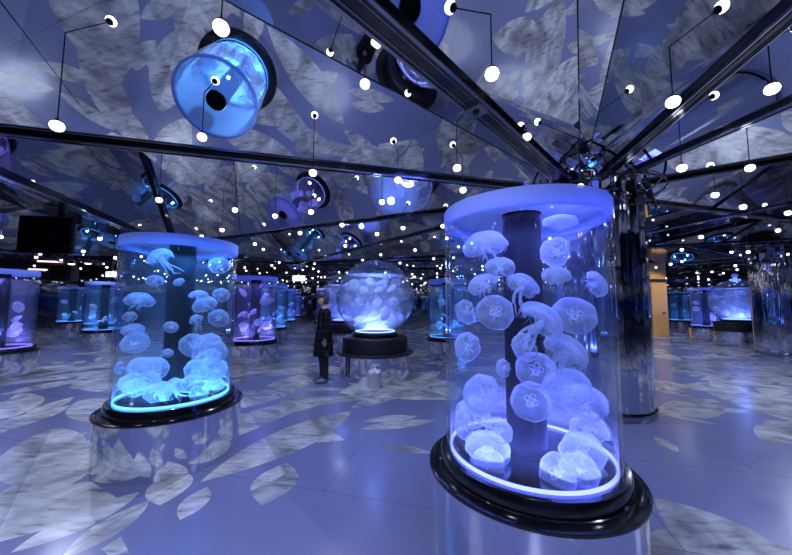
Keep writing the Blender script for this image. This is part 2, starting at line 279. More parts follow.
# ---------------------------------------------------------------- floor
def floor_material():
    m, nt, out = mat('floor with painted projected petals'); L = nt.links; N = nt.nodes.new  # leaf pattern of projected light, painted into the floor colour
    p = N('ShaderNodeBsdfPrincipled'); tc = N('ShaderNodeTexCoord'); co = tc.outputs['Object']
    def mth(op, a, b=None, c=None, clamp=False):
        n = N('ShaderNodeMath'); n.operation = op; n.use_clamp = clamp
        for i, v in enumerate((a, b, c)):
            if v is None: continue
            if isinstance(v, (int, float)): n.inputs[i].default_value = v
            else: L.new(v, n.inputs[i])
        return n.outputs[0]
    def noise(sc, det=3, vec=None, dist=0.):
        n = N('ShaderNodeTexNoise'); n.inputs['Scale'].default_value = sc; n.inputs['Detail'].default_value = det; n.inputs['Distortion'].default_value = dist
        L.new(vec or co, n.inputs['Vector']); return n.outputs['Fac']
    def leaf(vec):   # vec already in leaf units: tips at x=+-1, half width 1 in y
        s = N('ShaderNodeSeparateXYZ'); L.new(vec, s.inputs[0])
        return mth('LESS_THAN', mth('MULTIPLY_ADD', s.outputs[0], s.outputs[0], mth('ABSOLUTE', s.outputs[1])), 1.)
    def vlayer(sc, l, w, seed):
        off = N('ShaderNodeVectorMath'); off.operation = 'ADD'; off.inputs[1].default_value = (seed, seed*1.7, 0); L.new(co, off.inputs[0])
        v = N('ShaderNodeTexVoronoi'); v.voronoi_dimensions = '2D'; v.inputs['Scale'].default_value = sc; L.new(off.outputs[0], v.inputs['Vector'])
        sub = N('ShaderNodeVectorMath'); sub.operation = 'SUBTRACT'; L.new(off.outputs[0], sub.inputs[0]); L.new(v.outputs['Position'], sub.inputs[1])
        sc_ = N('ShaderNodeSeparateColor'); L.new(v.outputs['Color'], sc_.inputs[0])
        r = N('ShaderNodeVectorRotate'); r.rotation_type = 'Z_AXIS'; L.new(sub.outputs[0], r.inputs['Vector']); L.new(mth('MULTIPLY', sc_.outputs[0], 6.28), r.inputs['Angle'])
        d = N('ShaderNodeVectorMath'); d.operation = 'MULTIPLY'; d.inputs[1].default_value = (1/l, 1/w, 0); L.new(r.outputs[0], d.inputs[0])
        return leaf(d.outputs[0]), sc_.outputs[1]
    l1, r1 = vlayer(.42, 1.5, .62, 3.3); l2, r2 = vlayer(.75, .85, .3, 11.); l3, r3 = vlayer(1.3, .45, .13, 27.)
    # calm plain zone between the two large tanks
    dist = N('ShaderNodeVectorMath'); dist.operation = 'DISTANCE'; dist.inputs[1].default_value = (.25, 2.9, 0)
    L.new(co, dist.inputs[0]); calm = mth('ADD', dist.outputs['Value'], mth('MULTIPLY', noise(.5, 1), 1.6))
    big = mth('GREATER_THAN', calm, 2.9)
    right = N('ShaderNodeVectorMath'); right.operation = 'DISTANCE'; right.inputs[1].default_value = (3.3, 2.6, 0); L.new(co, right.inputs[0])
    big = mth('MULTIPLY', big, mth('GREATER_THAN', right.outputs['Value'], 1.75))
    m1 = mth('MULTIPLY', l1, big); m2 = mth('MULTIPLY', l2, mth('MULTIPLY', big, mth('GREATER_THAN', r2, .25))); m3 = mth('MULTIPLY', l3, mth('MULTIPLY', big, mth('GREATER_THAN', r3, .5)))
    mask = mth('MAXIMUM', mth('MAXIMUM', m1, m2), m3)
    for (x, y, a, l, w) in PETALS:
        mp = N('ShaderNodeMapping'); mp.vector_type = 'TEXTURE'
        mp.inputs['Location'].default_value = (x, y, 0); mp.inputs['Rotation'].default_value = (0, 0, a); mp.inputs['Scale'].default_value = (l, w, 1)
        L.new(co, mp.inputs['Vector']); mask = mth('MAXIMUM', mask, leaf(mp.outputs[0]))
    # streaky grey marbling inside the painted projected petals
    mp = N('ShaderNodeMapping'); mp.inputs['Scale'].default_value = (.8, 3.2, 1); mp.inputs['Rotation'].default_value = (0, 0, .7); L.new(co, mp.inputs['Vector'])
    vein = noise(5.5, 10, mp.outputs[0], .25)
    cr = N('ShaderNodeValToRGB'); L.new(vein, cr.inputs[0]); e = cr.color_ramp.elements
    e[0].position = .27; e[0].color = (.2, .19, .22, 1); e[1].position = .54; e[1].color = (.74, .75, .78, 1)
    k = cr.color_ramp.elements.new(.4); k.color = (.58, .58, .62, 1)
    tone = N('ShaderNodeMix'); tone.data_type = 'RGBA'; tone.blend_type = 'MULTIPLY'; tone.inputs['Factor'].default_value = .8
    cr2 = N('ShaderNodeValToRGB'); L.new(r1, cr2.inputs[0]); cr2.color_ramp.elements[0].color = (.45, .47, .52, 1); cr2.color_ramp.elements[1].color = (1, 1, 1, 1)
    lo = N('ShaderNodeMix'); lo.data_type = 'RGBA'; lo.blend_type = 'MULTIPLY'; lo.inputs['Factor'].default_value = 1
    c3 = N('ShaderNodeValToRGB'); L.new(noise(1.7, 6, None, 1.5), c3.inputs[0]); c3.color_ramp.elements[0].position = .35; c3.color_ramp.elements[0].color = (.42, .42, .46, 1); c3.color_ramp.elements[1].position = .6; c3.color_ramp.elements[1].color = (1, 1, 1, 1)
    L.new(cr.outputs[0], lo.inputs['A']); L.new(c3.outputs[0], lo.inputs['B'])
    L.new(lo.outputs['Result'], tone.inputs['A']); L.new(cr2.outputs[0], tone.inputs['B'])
    # plain zones: slate blue cells of slightly different depth
    v = N('ShaderNodeTexVoronoi'); v.voronoi_dimensions = '2D'; v.inputs['Scale'].default_value = .35; L.new(co, v.inputs['Vector'])
    s = N('ShaderNodeSeparateColor'); L.new(v.outputs['Color'], s.inputs[0])
    cb = N('ShaderNodeValToRGB'); L.new(s.outputs[0], cb.inputs[0]); cb.color_ramp.elements[0].color = (*FLOOR_A, 1); cb.color_ramp.elements[1].color = (*FLOOR_B, 1)
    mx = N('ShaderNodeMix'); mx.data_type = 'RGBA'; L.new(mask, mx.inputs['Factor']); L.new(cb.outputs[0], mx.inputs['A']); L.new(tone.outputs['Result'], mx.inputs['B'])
    # joints of the floor sheets
    br = N('ShaderNodeTexBrick'); br.inputs['Scale'].default_value = 1; br.inputs['Mortar Size'].default_value = .0025; br.inputs['Brick Width'].default_value = 2.4; br.inputs['Row Height'].default_value = 1.2
    rot = N('ShaderNodeMapping'); rot.inputs['Rotation'].default_value = (0, 0, .25); L.new(co, rot.inputs['Vector']); L.new(rot.outputs[0], br.inputs['Vector'])
    m4 = N('ShaderNodeMix'); m4.data_type = 'RGBA'; L.new(br.outputs['Fac'], m4.inputs['Factor']); L.new(mx.outputs['Result'], m4.inputs['A']); m4.inputs['B'].default_value = (.07, .08, .18, 1)
    L.new(m4.outputs['Result'], p.inputs['Base Color'])
    p.inputs['Roughness'].default_value = .22; p.inputs['Specular IOR Level'].default_value = .6
    L.new(mth('MULTIPLY_ADD', noise(3, 3), .2, .12), p.inputs['Roughness'])
    L.new(p.outputs[0], out.inputs[0]); return m
X0, X1, Y0, Y1, ZT = -19, 19, -6, 27, 6.2
bm = NB(); box(bm, (X0, Y0, -.1), (X1, Y1, 0)); tag(obj('floor', bm, floor_material(), smooth=False), kind='structure', label='glossy blue floor with projected pale petals painted into its colour')
bm = NB(); box(bm, (X0, Y1, 0), (X1, Y1+.2, ZT)); tag(obj('wall_back', bm, M_wallm, smooth=False), kind='structure')
bm = NB(); box(bm, (X0-.2, Y0, 0), (X0, Y1, ZT)); tag(obj('wall_left', bm, M_wallm, smooth=False), kind='structure')
bm = NB(); box(bm, (X1, Y0, 0), (X1+.2, Y1, ZT)); tag(obj('wall_right', bm, M_wallm, smooth=False), kind='structure')
bm = NB(); box(bm, (X0, Y0-.2, 0), (X1, Y0, ZT)); tag(obj('wall_front', bm, M_wallm, smooth=False), kind='structure')
bm = NB(); box(bm, (X0, Y0, ZT), (X1, Y1, ZT+.2)); tag(obj('ceiling', bm, M_dark, smooth=False), kind='structure')

# ---------------------------------------------------------------- folded mirror ceiling
def pz(pl, x, y): return pl[0]+pl[1]*x+pl[2]*y
def P3(x, y, z): return (x, y, z)
F2 = (4.759, .102, -.369); F4 = (3.821, .312, -.311); F6 = (4.211, -.488, .085); F7 = (5.757, -.641, -.147); F10 = (5.734, -.193, -.403)
H = (2.9, 4.85, 3.22)
N2 = (-4.8, 2.85, 3.22); N3 = (-6.8, 9.5, 3.22); N4 = (-4.5, 14.3, 3.22); P6 = (4.8, 10.7, 3.22); C2n = (12., 7.6, 3.22); P5 = (7.1, 1.9, 3.22)
LE = (-2.7, 1.38, pz(F2, -2.7, 1.38)); S2e = (-1.98, -.17, 3.22)
k1e = (-.07, -.23, pz(F4, -.07, -.23)); k2e = (.54, -.19, pz(F6, .54, -.19)); S3e = (1.75, -1.04, 3.25); S4e = (4.0, -1.05, 3.22)
N2u = (-4.8, 2.85, 4.9); S3u = (1.75, -1.04, 4.5); S4u = (4.0, -1.05, 4.4); P5u = (7.1, 1.9, 4.3); C2u = (12., 7.6, 4.2); N3u = (-6.8, 9.5, 4.7)
c7 = (-4.1, 8.205, 3.22); c1 = (-2.1, 3.55, pz(F10, -2.1, 3.55)); c8 = (1.5, 8., 3.85)
facets = [(H, N2, LE), (H, LE, S2e), (H, S2e, k1e), (H, k1e, k2e), (H, k2e, S3e),
          (H, S3e, S3u), (H, S3u, S4e), (H, S4e, S4u), (H, S4u, P5), (H, P5, P5u), (H, P5u, C2n), (H, C2n, C2u), (H, C2u, P6),
          (H, P6, c8), (P6, N4, c8), (H, c8, N4), (H, N4, N3u), (H, N3u, N3), (H, c7, c1), (c7, N3, N2u), (c7, N2u, c1), (H, c1, N2u), (H, N2u, N2),
          (S3e, S4e, S3u), (S4e, P5, S4u), (P5, C2n, P5u), (C2n, P6, C2u), (N4, N3, N3u), (N3, N2, N2u)]
rng = random.Random(5)
border = [N2, LE, S2e, k1e, k2e, S3e, S4e, P5, C2n, P6, N4, N3]
pts = [Vector(b[:2]) for b in border]; zz = [b[2] for b in border]; nb = len(border)
edges = [(i, (i+1) % nb) for i in range(nb)]
def inside(x, y):
    c = False
    for i in range(nb):
        a, b = border[i], border[(i+1) % nb]
        if (a[1] > y) != (b[1] > y) and x < (b[0]-a[0])*(y-a[1])/(b[1]-a[1])+a[0]: c = not c
    return c
frame = [(X0, Y0), (X1, Y0), (X1, Y1), (X0, Y1)]
for q in frame: pts.append(Vector(q)); zz.append(3.6)
edges += [(nb, nb+1), (nb+1, nb+2), (nb+2, nb+3), (nb+3, nb)]
low_nodes = []
for j, yy in enumerate([-2.5, 1.2, 5., 8.8, 12.6, 16.4, 20.2, 24.]):
    for i in range(9):
        x = -17+i*4.3+(2.1 if j % 2 else 0)+rng.uniform(-.5, .5); y = yy+rng.uniform(-.5, .5)
        if x > X1-1 or inside(x, y) or min((Vector((x, y))-Vector(b[:2])).length for b in border) < 1.6: continue
        pts.append(Vector((x, y))); lo = (i+j) % 3 != 1; zz.append(3.22 if lo else rng.uniform(3.8, 4.2))
r_ = geometry.delaunay_2d_cdt(pts, edges, [], 0, 1e-5)
V2, E2, Fc = r_[0], r_[1], r_[2]
zmap = []
for i, v in enumerate(V2):
    o_ = r_[3][i]; zmap.append(zz[o_[0]] if o_ else 3.5)
ceil_v, ceil_f = [], []
for f in facets:
    ceil_f.append(tuple(range(len(ceil_v), len(ceil_v)+3))); ceil_v += [Vector(p) for p in f]
for f in Fc:
    cx = sum(V2[i].x for i in f)/len(f); cy = sum(V2[i].y for i in f)/len(f)
    if inside(cx, cy): continue
    ceil_f.append(tuple(range(len(ceil_v), len(ceil_v)+len(f)))); ceil_v += [Vector((V2[i].x, V2[i].y, zmap[i])) for i in f]
bm = NB(); vs = [bm.verts.new(v) for v in ceil_v]
for f in ceil_f: bm.faces.new([vs[i] for i in f])
cm = obj('ceiling', bm, M_panel, smooth=False); tag(cm, kind='structure', label='folded mirror ceiling of triangular panels')
BV = BVHTree.FromPolygons(ceil_v, ceil_f)
def ceil_z(x, y, z0=1.):
    h_ = BV.ray_cast(Vector((x, y, z0)), Vector((0, 0, 1))); return h_[0].z if h_[0] else 4.

trimn = [0]
def beam(a, b, w=.07, h=.07, s0=0., rails=True, drop=.0, name=None):
    a, b = Vector(a), Vector(b); d = (b-a); Lh = d.length; d.normalize(); a = a+d*s0; Lh -= s0
    a.z -= drop; b.z -= drop
    side = Vector((-d.y, d.x, 0)).normalized(); up = d.cross(side)*-1 if d.cross(side).z < 0 else d.cross(side)
    M = Matrix.Translation(a) @ Matrix((d, side, up)).transposed().to_4x4()
    bm = NB(); box(bm, (0, -w/2, -h), (Lh, w/2, 0), 0, M)
    if rails:
        for s in (-1, 1):
            e = max(.006, w*.07); box(bm, (0, s*w/2-e, -h-.008), (Lh, s*w/2+e, -h+.012), 1, M)
        for s in (-.25, .25):
            box(bm, (0, s*w-.003, -h-.006), (Lh, s*w+.003, -h), 1 if w > .15 else 0, M)
    trimn[0] += 1
    return tag(obj('trim_%d' % trimn[0], bm, [M_black, M_steel], smooth=False), kind='structure')
beam(H, N2, .06, .06, .72); beam(H, S2e, .17, .08, .75); beam(H, S3e, .1, .08, .75); beam(H, S4e, .05, .06, .72); beam(H, P5, .035, .05, .72)
beam(H, C2n, .05, .05, .7); beam(P6, P5, .05, .05, 0, drop=.1); beam(H, N4, .045, .045, .72); beam(H, N3, .05, .05, .72); beam(N2, N3, .13, .12, -1.2, drop=.02)
beam(H, LE, .007, .006, .7, rails=False); beam(N3, N4, .07, .07); beam(N4, P6, .07, .07); beam(P6, C2n, .07, .07); beam(H, P6, .06, .06, .7)
beam(H, k1e, .007, .006, .7, rails=False); beam(H, k2e, .007, .006, .7, rails=False)
# a thin seam over the tank reflection
beam((-3.12, 3.28, pz(F2, -3.12, 3.28)), (-2.75, 1.42, pz(F2, -2.75, 1.42)), .008, .006, 0, rails=False); beam(c7, c1, .01, .01, 0, rails=False)
for (i, j) in E2:
    a, b = V2[i], V2[j]
    if zmap[i] < 3.3 and zmap[j] < 3.3 and not inside((a.x+b.x)/2, (a.y+b.y)/2) and (a.x+b.x)/2 > X0+.5 and (a.y+b.y)/2 > 2:
        ok = all(not({tuple(a), tuple(b)} == {tuple(Vector(border[q][:2])), tuple(Vector(border[(q+1) % nb][:2]))}) for q in range(nb))
        if ok: beam((a.x, a.y, zmap[i]), (b.x, b.y, zmap[j]), .06, .06)
# small square projector plate on the wide track
dS = (Vector(S2e)-Vector(H)).normalized(); pp = Vector(H)+dS*(Vector((.615, 2.62, 0))-Vector((H[0], H[1], 0))).length
t = empty('track_camera', (pp.x, pp.y, 3.075), 'small square plate with a round lens set into the wide black ceiling track', 'camera', rz=math.atan2(dS.y, dS.x))
bm = NB(); box(bm, (-.08, -.07, .03), (.08, .07, .065)); obj('plate', bm, M_steel, t, False)
bm = NB(); lathe(bm, [(0, .01), (.025, .012), (.03, .026), (.03, .032)], 20); obj('lens', bm, M_black, t)

# ---------------------------------------------------------------- mirror columns
def column(x, y, r, top, label):
    t = empty('mirror_column', (x, y, 0), label, 'column')
    bm = NB(); n = 26; rg = random.Random(int(x*10)); rr = [r*(1+rg.uniform(-.012, .012)) for _ in range(n)]
    prev = None
    for z in (0, .9, 1.8, 2.7, top):
        ring = [bm.verts.new((rr[i]*math.cos(2*PI*i/n), rr[i]*math.sin(2*PI*i/n), z)) for i in range(n)]
        if prev:
            for i in range(n): bm.faces.new((prev[i], prev[(i+1) % n], ring[(i+1) % n], ring[i]))
        prev = ring
    bm.faces.new(prev); obj('mirror_skin', bm, M_col, t, False)
    bm = NB(); lathe(bm, [(r+.012, 0), (r+.02, .02), (r+.02, .08), (r+.012, .1)], 40, closed=False); obj('foot_ring', bm, M_steel, t)
    for k, (zr, ro) in enumerate(((3.1, .25), (2.98, .06))):
        bm = NB(); tube(bm, [((r+ro)*math.cos(a*2*PI/48), (r+ro)*math.sin(a*2*PI/48), zr) for a in range(49)], .012 if k else .016, 8); obj('ring_rail', bm, M_black, t)
    for k in range(10):
        a = k*2*PI/10+.2; bm = NB(); tube(bm, [((r-.03)*math.cos(a), (r-.03)*math.sin(a), 2.98), ((r+.15)*math.cos(a), (r+.15)*math.sin(a), 3.0), ((r+.25)*math.cos(a), (r+.25)*math.sin(a), 3.1)], .01, 6); obj('rail_bracket', bm, M_steel, t)
    for k in range(26):
        a = k*2*PI/26+rg.uniform(-.08, .08); l = rg.uniform(.15, .34); w = rg.uniform(.03, .06)
        bm = NB(); Mx = Matrix.Rotation(a, 4, 'Z') @ Matrix.Translation((r+.07, 0, 3.02)) @ Matrix.Rotation(rg.uniform(-.25, .25), 4, 'Y') @ Matrix.Rotation(rg.uniform(-.5, .5), 4, 'Z')
        box(bm, (-.006, -w, -l), (.006, w, .1), 0, Mx); obj('mirror_flap', bm, M_panel, t, False)
    return t
column(2.98, 4.65, .6, 3.36, 'thick round mirror-clad column with a black ring rail behind the large right tank')
column(11.2, 9.2, .6, 3.4, 'mirror-clad column at the right edge of the view, in front of the right globe aquarium')

# ---------------------------------------------------------------- jellyfish
def bell_mesh(depth, ruffle, n=36, rows=8, seed=1, curl=.12):
    bm = NB(); rg = random.Random(seed); ph = [rg.uniform(0, 6.28) for _ in range(4)]
    def ring(r, z, k):
        out = []
        for i in range(n):
            a = 2*PI*i/n; e = (r**3)*ruffle
            rr = r*(1+e*.35*math.sin(8*a+ph[0])+e*.3*math.sin(3*a+ph[1])); z_ = z+e*(.6*math.sin(5*a+ph[2])+.5*math.sin(2*a+ph[3]))
            out.append(bm.verts.new((rr*math.cos(a), rr*math.sin(a), z_)))
        return out
    outer = [bm.verts.new((0, 0, depth))]; A = []
    for j in range(1, rows+1):
        t = j/rows; A.append(ring(math.sin(t*PI/2), depth*math.cos(t*PI/2)-curl*max(0, t-.8), j))
    Bn = []
    for j in range(rows, 0, -1):
        t = j/rows; Bn.append(ring(math.sin(t*PI/2)*(.97 if j < rows else .93), depth*.72*math.cos(t*PI/2)-.03-curl*max(0, t-.8), j))
    inner = bm.verts.new((0, 0, depth*.72-.03))
    for i in range(n):
        bm.faces.new((outer[0], A[0][i], A[0][(i+1) % n])); bm.faces.new((inner, Bn[-1][(i+1) % n], Bn[-1][i]))
    al = A+Bn
    for a, b in zip(al, al[1:]):
        for i in range(n): bm.faces.new((a[i], b[i], b[(i+1) % n], a[(i+1) % n]))
    return bm
def gonad_mesh(z):
    bm = NB()
    for k in range(4):
        c = (math.cos(k*PI/2+.4)*.21, math.sin(k*PI/2+.4)*.21); pts_ = []
        for s in range(13):
            a = k*PI/2+.4+PI+R(-150+25*s); pts_.append((c[0]-math.cos(a)*.13, c[1]-math.sin(a)*.13, z))
        tube(bm, pts_, .03, 6)
    return bm
def arms_mesh(length, seed, n=4, spread=.25, drift=(0, 0)):
    bm = NB(); rg = random.Random(seed)
    for k in range(n):
        a0 = k*2*PI/n+.4; pts_, rd = [], []
        for s in range(12):
            t = s/11; a = a0+t*1.3*rg.choice((1, 1, .8)); r = .07+spread*t
            pts_.append((math.cos(a)*r+drift[0]*t*t+.05*math.sin(9*t+k), math.sin(a)*r+drift[1]*t*t+.05*math.cos(8*t+k), .12-length*t)); rd.append(.085*(1-t)**.7+.012)
        tube(bm, pts_, rd, 7)
    return bm
def fringe_mesh(depth, length, seed, n=44):
    bm = NB(); rg = random.Random(seed)
    for k in range(n):
        a = 2*PI*k/n; l = length*rg.uniform(.5, 1.2); w = rg.uniform(-.12, .12); q = rg.uniform(-.1, .1)
        tube(bm, [(math.cos(a)*.96, math.sin(a)*.96, -.03), (math.cos(a+q)*(.95+w), math.sin(a+q)*(.95+w), -.03-l*.5), (math.cos(a+2*q)*(.9+w), math.sin(a+2*q)*(.9+w), -.03-l)], [.012, .009, .004], 4)
    return bm
PROTO = {}
def region(dx, dz, ax, az):
    v = 'upper' if dz > az else 'lower' if dz < -az else 'middle'
    return v+' '+('left' if dx < -ax else 'right' if dx > ax else 'centre')
def proto_meshes():
    spec = {0: (.32, .05, .45, .12, (0, 0)), 1: (.6, .1, .9, .22, (.2, .1)), 2: (.85, .22, 1.9, .4, (.7, .3))}
    for k, (dep, ruf, al, fr, dr) in spec.items():
        d = {}
        for nm, b, mt in (('jellyfish', bell_mesh(dep, ruf, seed=k+2), M_jel), ('leaf_mark', gonad_mesh(dep*.6), M_gon),
                          ('oral_arms', arms_mesh(al, k+5, spread=.2+.15*k, drift=dr), M_arm), ('tentacle_fringe', fringe_mesh(dep, fr, k+9), M_arm)):
            me = bpy.data.meshes.new(nm); b.normal_update(); b.to_mesh(me); b.free(); me.materials.append(mt)
            for p in me.polygons: p.use_smooth = True
            d[nm] = me
        b = bell_mesh(dep, ruf, 18, 5, k+2)
        b2 = arms_mesh(al, k+5, 3, drift=dr)
        me2 = bpy.data.meshes.new('x'); b2.to_mesh(me2); b2.free(); b.from_mesh(me2)
        me = bpy.data.meshes.new('small_jellyfish'); b.to_mesh(me); b.free(); me.materials.append(M_far)
        for p in me.polygons: p.use_smooth = True
        d['far'] = me; bpy.data.meshes.remove(me2); PROTO[k] = d
proto_meshes()
def jelly(loc, rad, axis, var, label, group, parts=True, spin=0.):
    d = PROTO[int(var)]; o = bpy.data.objects.new('jellyfish', d['jellyfish'] if parts else d['far']); link(o)
    q = Vector(axis).to_track_quat('Z', 'Y') @ Quaternion((0, 0, 1), spin)
    o.rotation_mode = 'QUATERNION'; o.rotation_quaternion = q; o.location = loc; o.scale = (rad,)*3
    tag(o, label, 'jellyfish', group)
    if parts:
        for nm in ('leaf_mark', 'oral_arms', 'tentacle_fringe'):
            c = bpy.data.objects.new(nm, d[nm]); link(c, o)
            if nm == 'tentacle_fringe': c['kind'] = 'stuff'
    return o

# ---------------------------------------------------------------- cylinder tanks
def lamp(name, loc, kind, power, col, size=.1, rot=(0, 0, 0), parent=None, spot=None, blend=.6):
    l = bpy.data.lights.new(name, kind); l.energy = power; l.color = col
    if kind == 'AREA': l.shape = 'DISK'; l.size = size
    elif kind == 'SPOT': l.shadow_soft_size = size; l.spot_size = spot or R(120); l.spot_blend = blend
    else: l.shadow_soft_size = size
    o = bpy.data.objects.new(name, l); link(o, parent); o.location = loc; o.rotation_euler = rot; return o
TANKP = {}
def tank_parts(detail):
    n = 72 if detail else 40; out = {}
    bm = NB(); lathe(bm, [(.605, 0), (.605, .452)], n); out['pedestal'] = (bm, M_ped)
    bm = NB(); lathe(bm, [(0, .452), (.6, .452), (.622, .456), (.625, .465), (.622, .474), (.6, .478), (.555, .478), (.55, .482), (.545, .55), (.54, .558), (.5, .558), (0, .558)], n); out['base_plate'] = (bm, M_black)
    bm = NB(); lathe(bm, [(.51, .56), (.51, 2.03), (.488, 2.03), (.488, .56)], n, closed=True); out['glass_wall'] = (bm, M_glass)
    bm = NB(); lathe(bm, [(.512, 2.01), (.516, 2.02), (.516, 2.1), (.508, 2.112), (.49, 2.112), (.49, 2.01)], n, closed=True); out['frosted_band'] = (bm, M_rim)
    bm = NB(); lathe(bm, [(.13, 2.085), (.488, 2.085), (.488, 2.105), (.13, 2.105)], n, closed=True); out['lid'] = (bm, M_lid)
    bm = NB(); lathe(bm, [(0, .56), (.122, .56), (.122, 2.115), (0, 2.12)], 32); out['overflow_core'] = (bm, M_core)
    return out
def tank(x, y, ledc, jl, label, power=1., detail=False, group=None, s=1.0):
    key = 'd' if detail else 's'; t = empty('cylinder_aquarium', (x, y, 0), label, 'aquarium', group)
    if key not in TANKP:
        TANKP[key] = {}
        for nm, (bm, mt) in tank_parts(detail).items():
            o = obj(nm, bm, mt, t); TANKP[key][nm] = o
    else:
        for nm, o in TANKP[key].items(): c = o.copy(); link(c, t)
    if detail or True:
        bm = NB(); lathe(bm, [(0, .58), (.4855, .58), (.4855, 1.93), (0, 1.93)], 48); obj('water', bm, M_water if detail else M_water2, t)
    kc = tuple(ledc)+(detail,)
    if kc not in M_led: M_led[kc] = emission('led strip', ledc, LED if detail else LED*.35)
    bm = NB(); lathe(bm, [(.472, .56), (.4865, .56), (.4865, .574), (.472, .574)], 72 if detail else 40, closed=True); obj('light_ring', bm, M_led[kc], t)
    nl = 6 if detail else 3
    if detail: lamp('base_light', (0, 0, .6), 'AREA', 17*power, ledc, .9, (PI, 0, 0), t); lamp('lid_fill', (0, 0, 2.07), 'AREA', 9*power, ledc, .8, (0, 0, 0), t)  # lid lamps are added fill to even out the light in the tank
    for k in range(0 if detail else nl): lamp('base_light', (.33*math.cos(k*2*PI/nl+.5), .33*math.sin(k*2*PI/nl+.5), .6), 'SPOT', 100*power/nl, ledc, .03, (PI, 0, 0), t, R(170), 1.)
    for k in range(0 if detail else nl): lamp('lid_fill', (.33*math.cos(k*2*PI/nl+.2), .33*math.sin(k*2*PI/nl+.2), 2.075), 'SPOT', 26*power/nl, ledc, .03, (0, 0, 0), t, R(170), 1.)
    lamp('under_lid_fill', (.2, -.2, 1.86), 'POINT', 3*power, ledc, .02, (0, 0, 0), t)
    return t
VIO = (.16, .18, 1.); CYA = (.08, .32, 1.); PUR = (.26, .19, 1.); TEA = (.09, .34, 1.)
tank(.844, 2.098, VIO, None, 'large cylinder aquarium of violet-blue jellyfish, nearest, right of centre, on a mirrored pedestal', 1.7, True)
tank(-2.237, 3.283, CYA, None, 'cylinder aquarium of bright blue jellyfish at the left, second nearest, on a mirrored pedestal', 1.4, True)
for i, (p, r, ax, v, lab) in enumerate(RIGHT_JELLIES): jelly(p, r, ax, v, lab, 'jellyfish in the large right tank', True, i*1.3)
for i, (p, r, ax, v, lab) in enumerate(LEFT_JELLIES): jelly(p, r, ax, v, lab, 'jellyfish in the left tank', True, i*1.1)
FAR = [(-3.55, 8.0, PUR, 'violet cylinder aquarium right behind the left tank, jellyfish heaped on its floor', 18, 1.2, 'the violet tank behind the left tank'),
       (1.42, 8.8, TEA, 'teal cylinder aquarium between the middle globe and the large right tank', 12, 1., 'the teal tank right of the middle globe'),
       (-8.0, 6.4, PUR, 'violet cylinder aquarium cut by the left edge of the view', 12, 1., 'the tank at the left edge'),
       (-9.75, 10.6, CYA, 'pale blue cylinder aquarium just left of the left tank, largest of the far-left ones', 7, .8, 'the largest far-left tank'),
       (-12.3, 13.2, TEA, 'dim blue cylinder aquarium second from the left tank in the far-left row', 5, .6, 'the second far-left tank'),
       (-14.9, 14.6, CYA, 'dim blue cylinder aquarium third from the left tank in the far-left row', 5, .6, 'the third far-left tank'),
       (-13.8, 10.6, VIO, 'dim violet cylinder aquarium beside the one cut by the left edge', 5, .6, 'the dim violet far-left tank'),
       (-4.6, 11.8, CYA, 'blue cylinder aquarium next behind the violet one along the corridor', 6, 1., 'the first corridor tank'),
       (-5.65, 16.2, CYA, 'small blue cylinder aquarium third along the left of the corridor', 4, .9, 'the third tank along the corridor'),
       (-6.9, 21.2, VIO, 'tiny farthest cylinder aquarium along the left of the corridor', 3, .9, 'the farthest corridor tank'),
       (-3.3, 15.2, VIO, 'blue cylinder aquarium behind the head of the standing person', 4, .9, 'the tank behind the standing person'),
       (-4.1, 20.6, CYA, 'tiny blue cylinder aquarium at the end of the corridor, right side', 3, .9, 'the tank at the right end of the corridor'),
       (12.9, 13.2, VIO, 'violet cylinder aquarium just left of the right globe aquarium', 6, 1., 'the violet tank beside the right globe'),
       (13.9, 17.2, TEA, 'dim teal cylinder aquarium beside the beige door', 4, .6, 'the dim tank beside the beige door'),
       (15.8, 17.6, CYA, 'dim blue cylinder aquarium between the beige door and the right globe', 4, .6, 'the dim tank left of the right globe'),
       (3.6, 15.5, TEA, 'cyan cylinder aquarium seen through the right of the large right tank', 5, 1., 'the cyan tank behind the mirror column'),
       (2.2, 12.6, TEA, 'narrow cyan cylinder aquarium seen through the left of the large right tank', 5, 1., 'the cyan tank behind the large right tank'),
       (15.2, 11.2, VIO, 'violet cylinder aquarium at the right edge beyond the second mirrored column', 5, 1., 'the tank at the right edge'),
       (-2.6, -3.0, CYA, 'blue cylinder aquarium behind the viewer at the left', 5, 1., 'the tank behind the viewer'),
       (4.6, -2.6, VIO, 'violet cylinder aquarium behind the viewer at the right', 5, 1., 'the right tank behind the viewer')]
FAR = FAR[:-2]
jr = random.Random(12)
for (x, y, col, lab, nj, pw, where) in FAR:
    tank(x, y, col, None, lab, pw, False)
    for k in range(nj):
        a = jr.uniform(0, 2*PI); rr = jr.uniform(.27, .31); rad = jr.uniform(.09, .125); zz_ = .78+rad*.4+(k/nj)**2.2*1.0
        ax = Vector((jr.uniform(-.8, .8), jr.uniform(-.9, .1), jr.uniform(.1, 1))).normalized()
        jelly((x+rr*math.cos(a), y+rr*math.sin(a), zz_), rad, ax, jr.choice((0, 1, 1, 2 if zz_ > 1.25 else 0)), 'pale jellyfish at the '+region(rr*math.cos(a)-rr*math.sin(a)*x/y, zz_-1.25, .1, .25)+' of '+where, 'jellyfish in '+where, False, jr.uniform(0, 6))

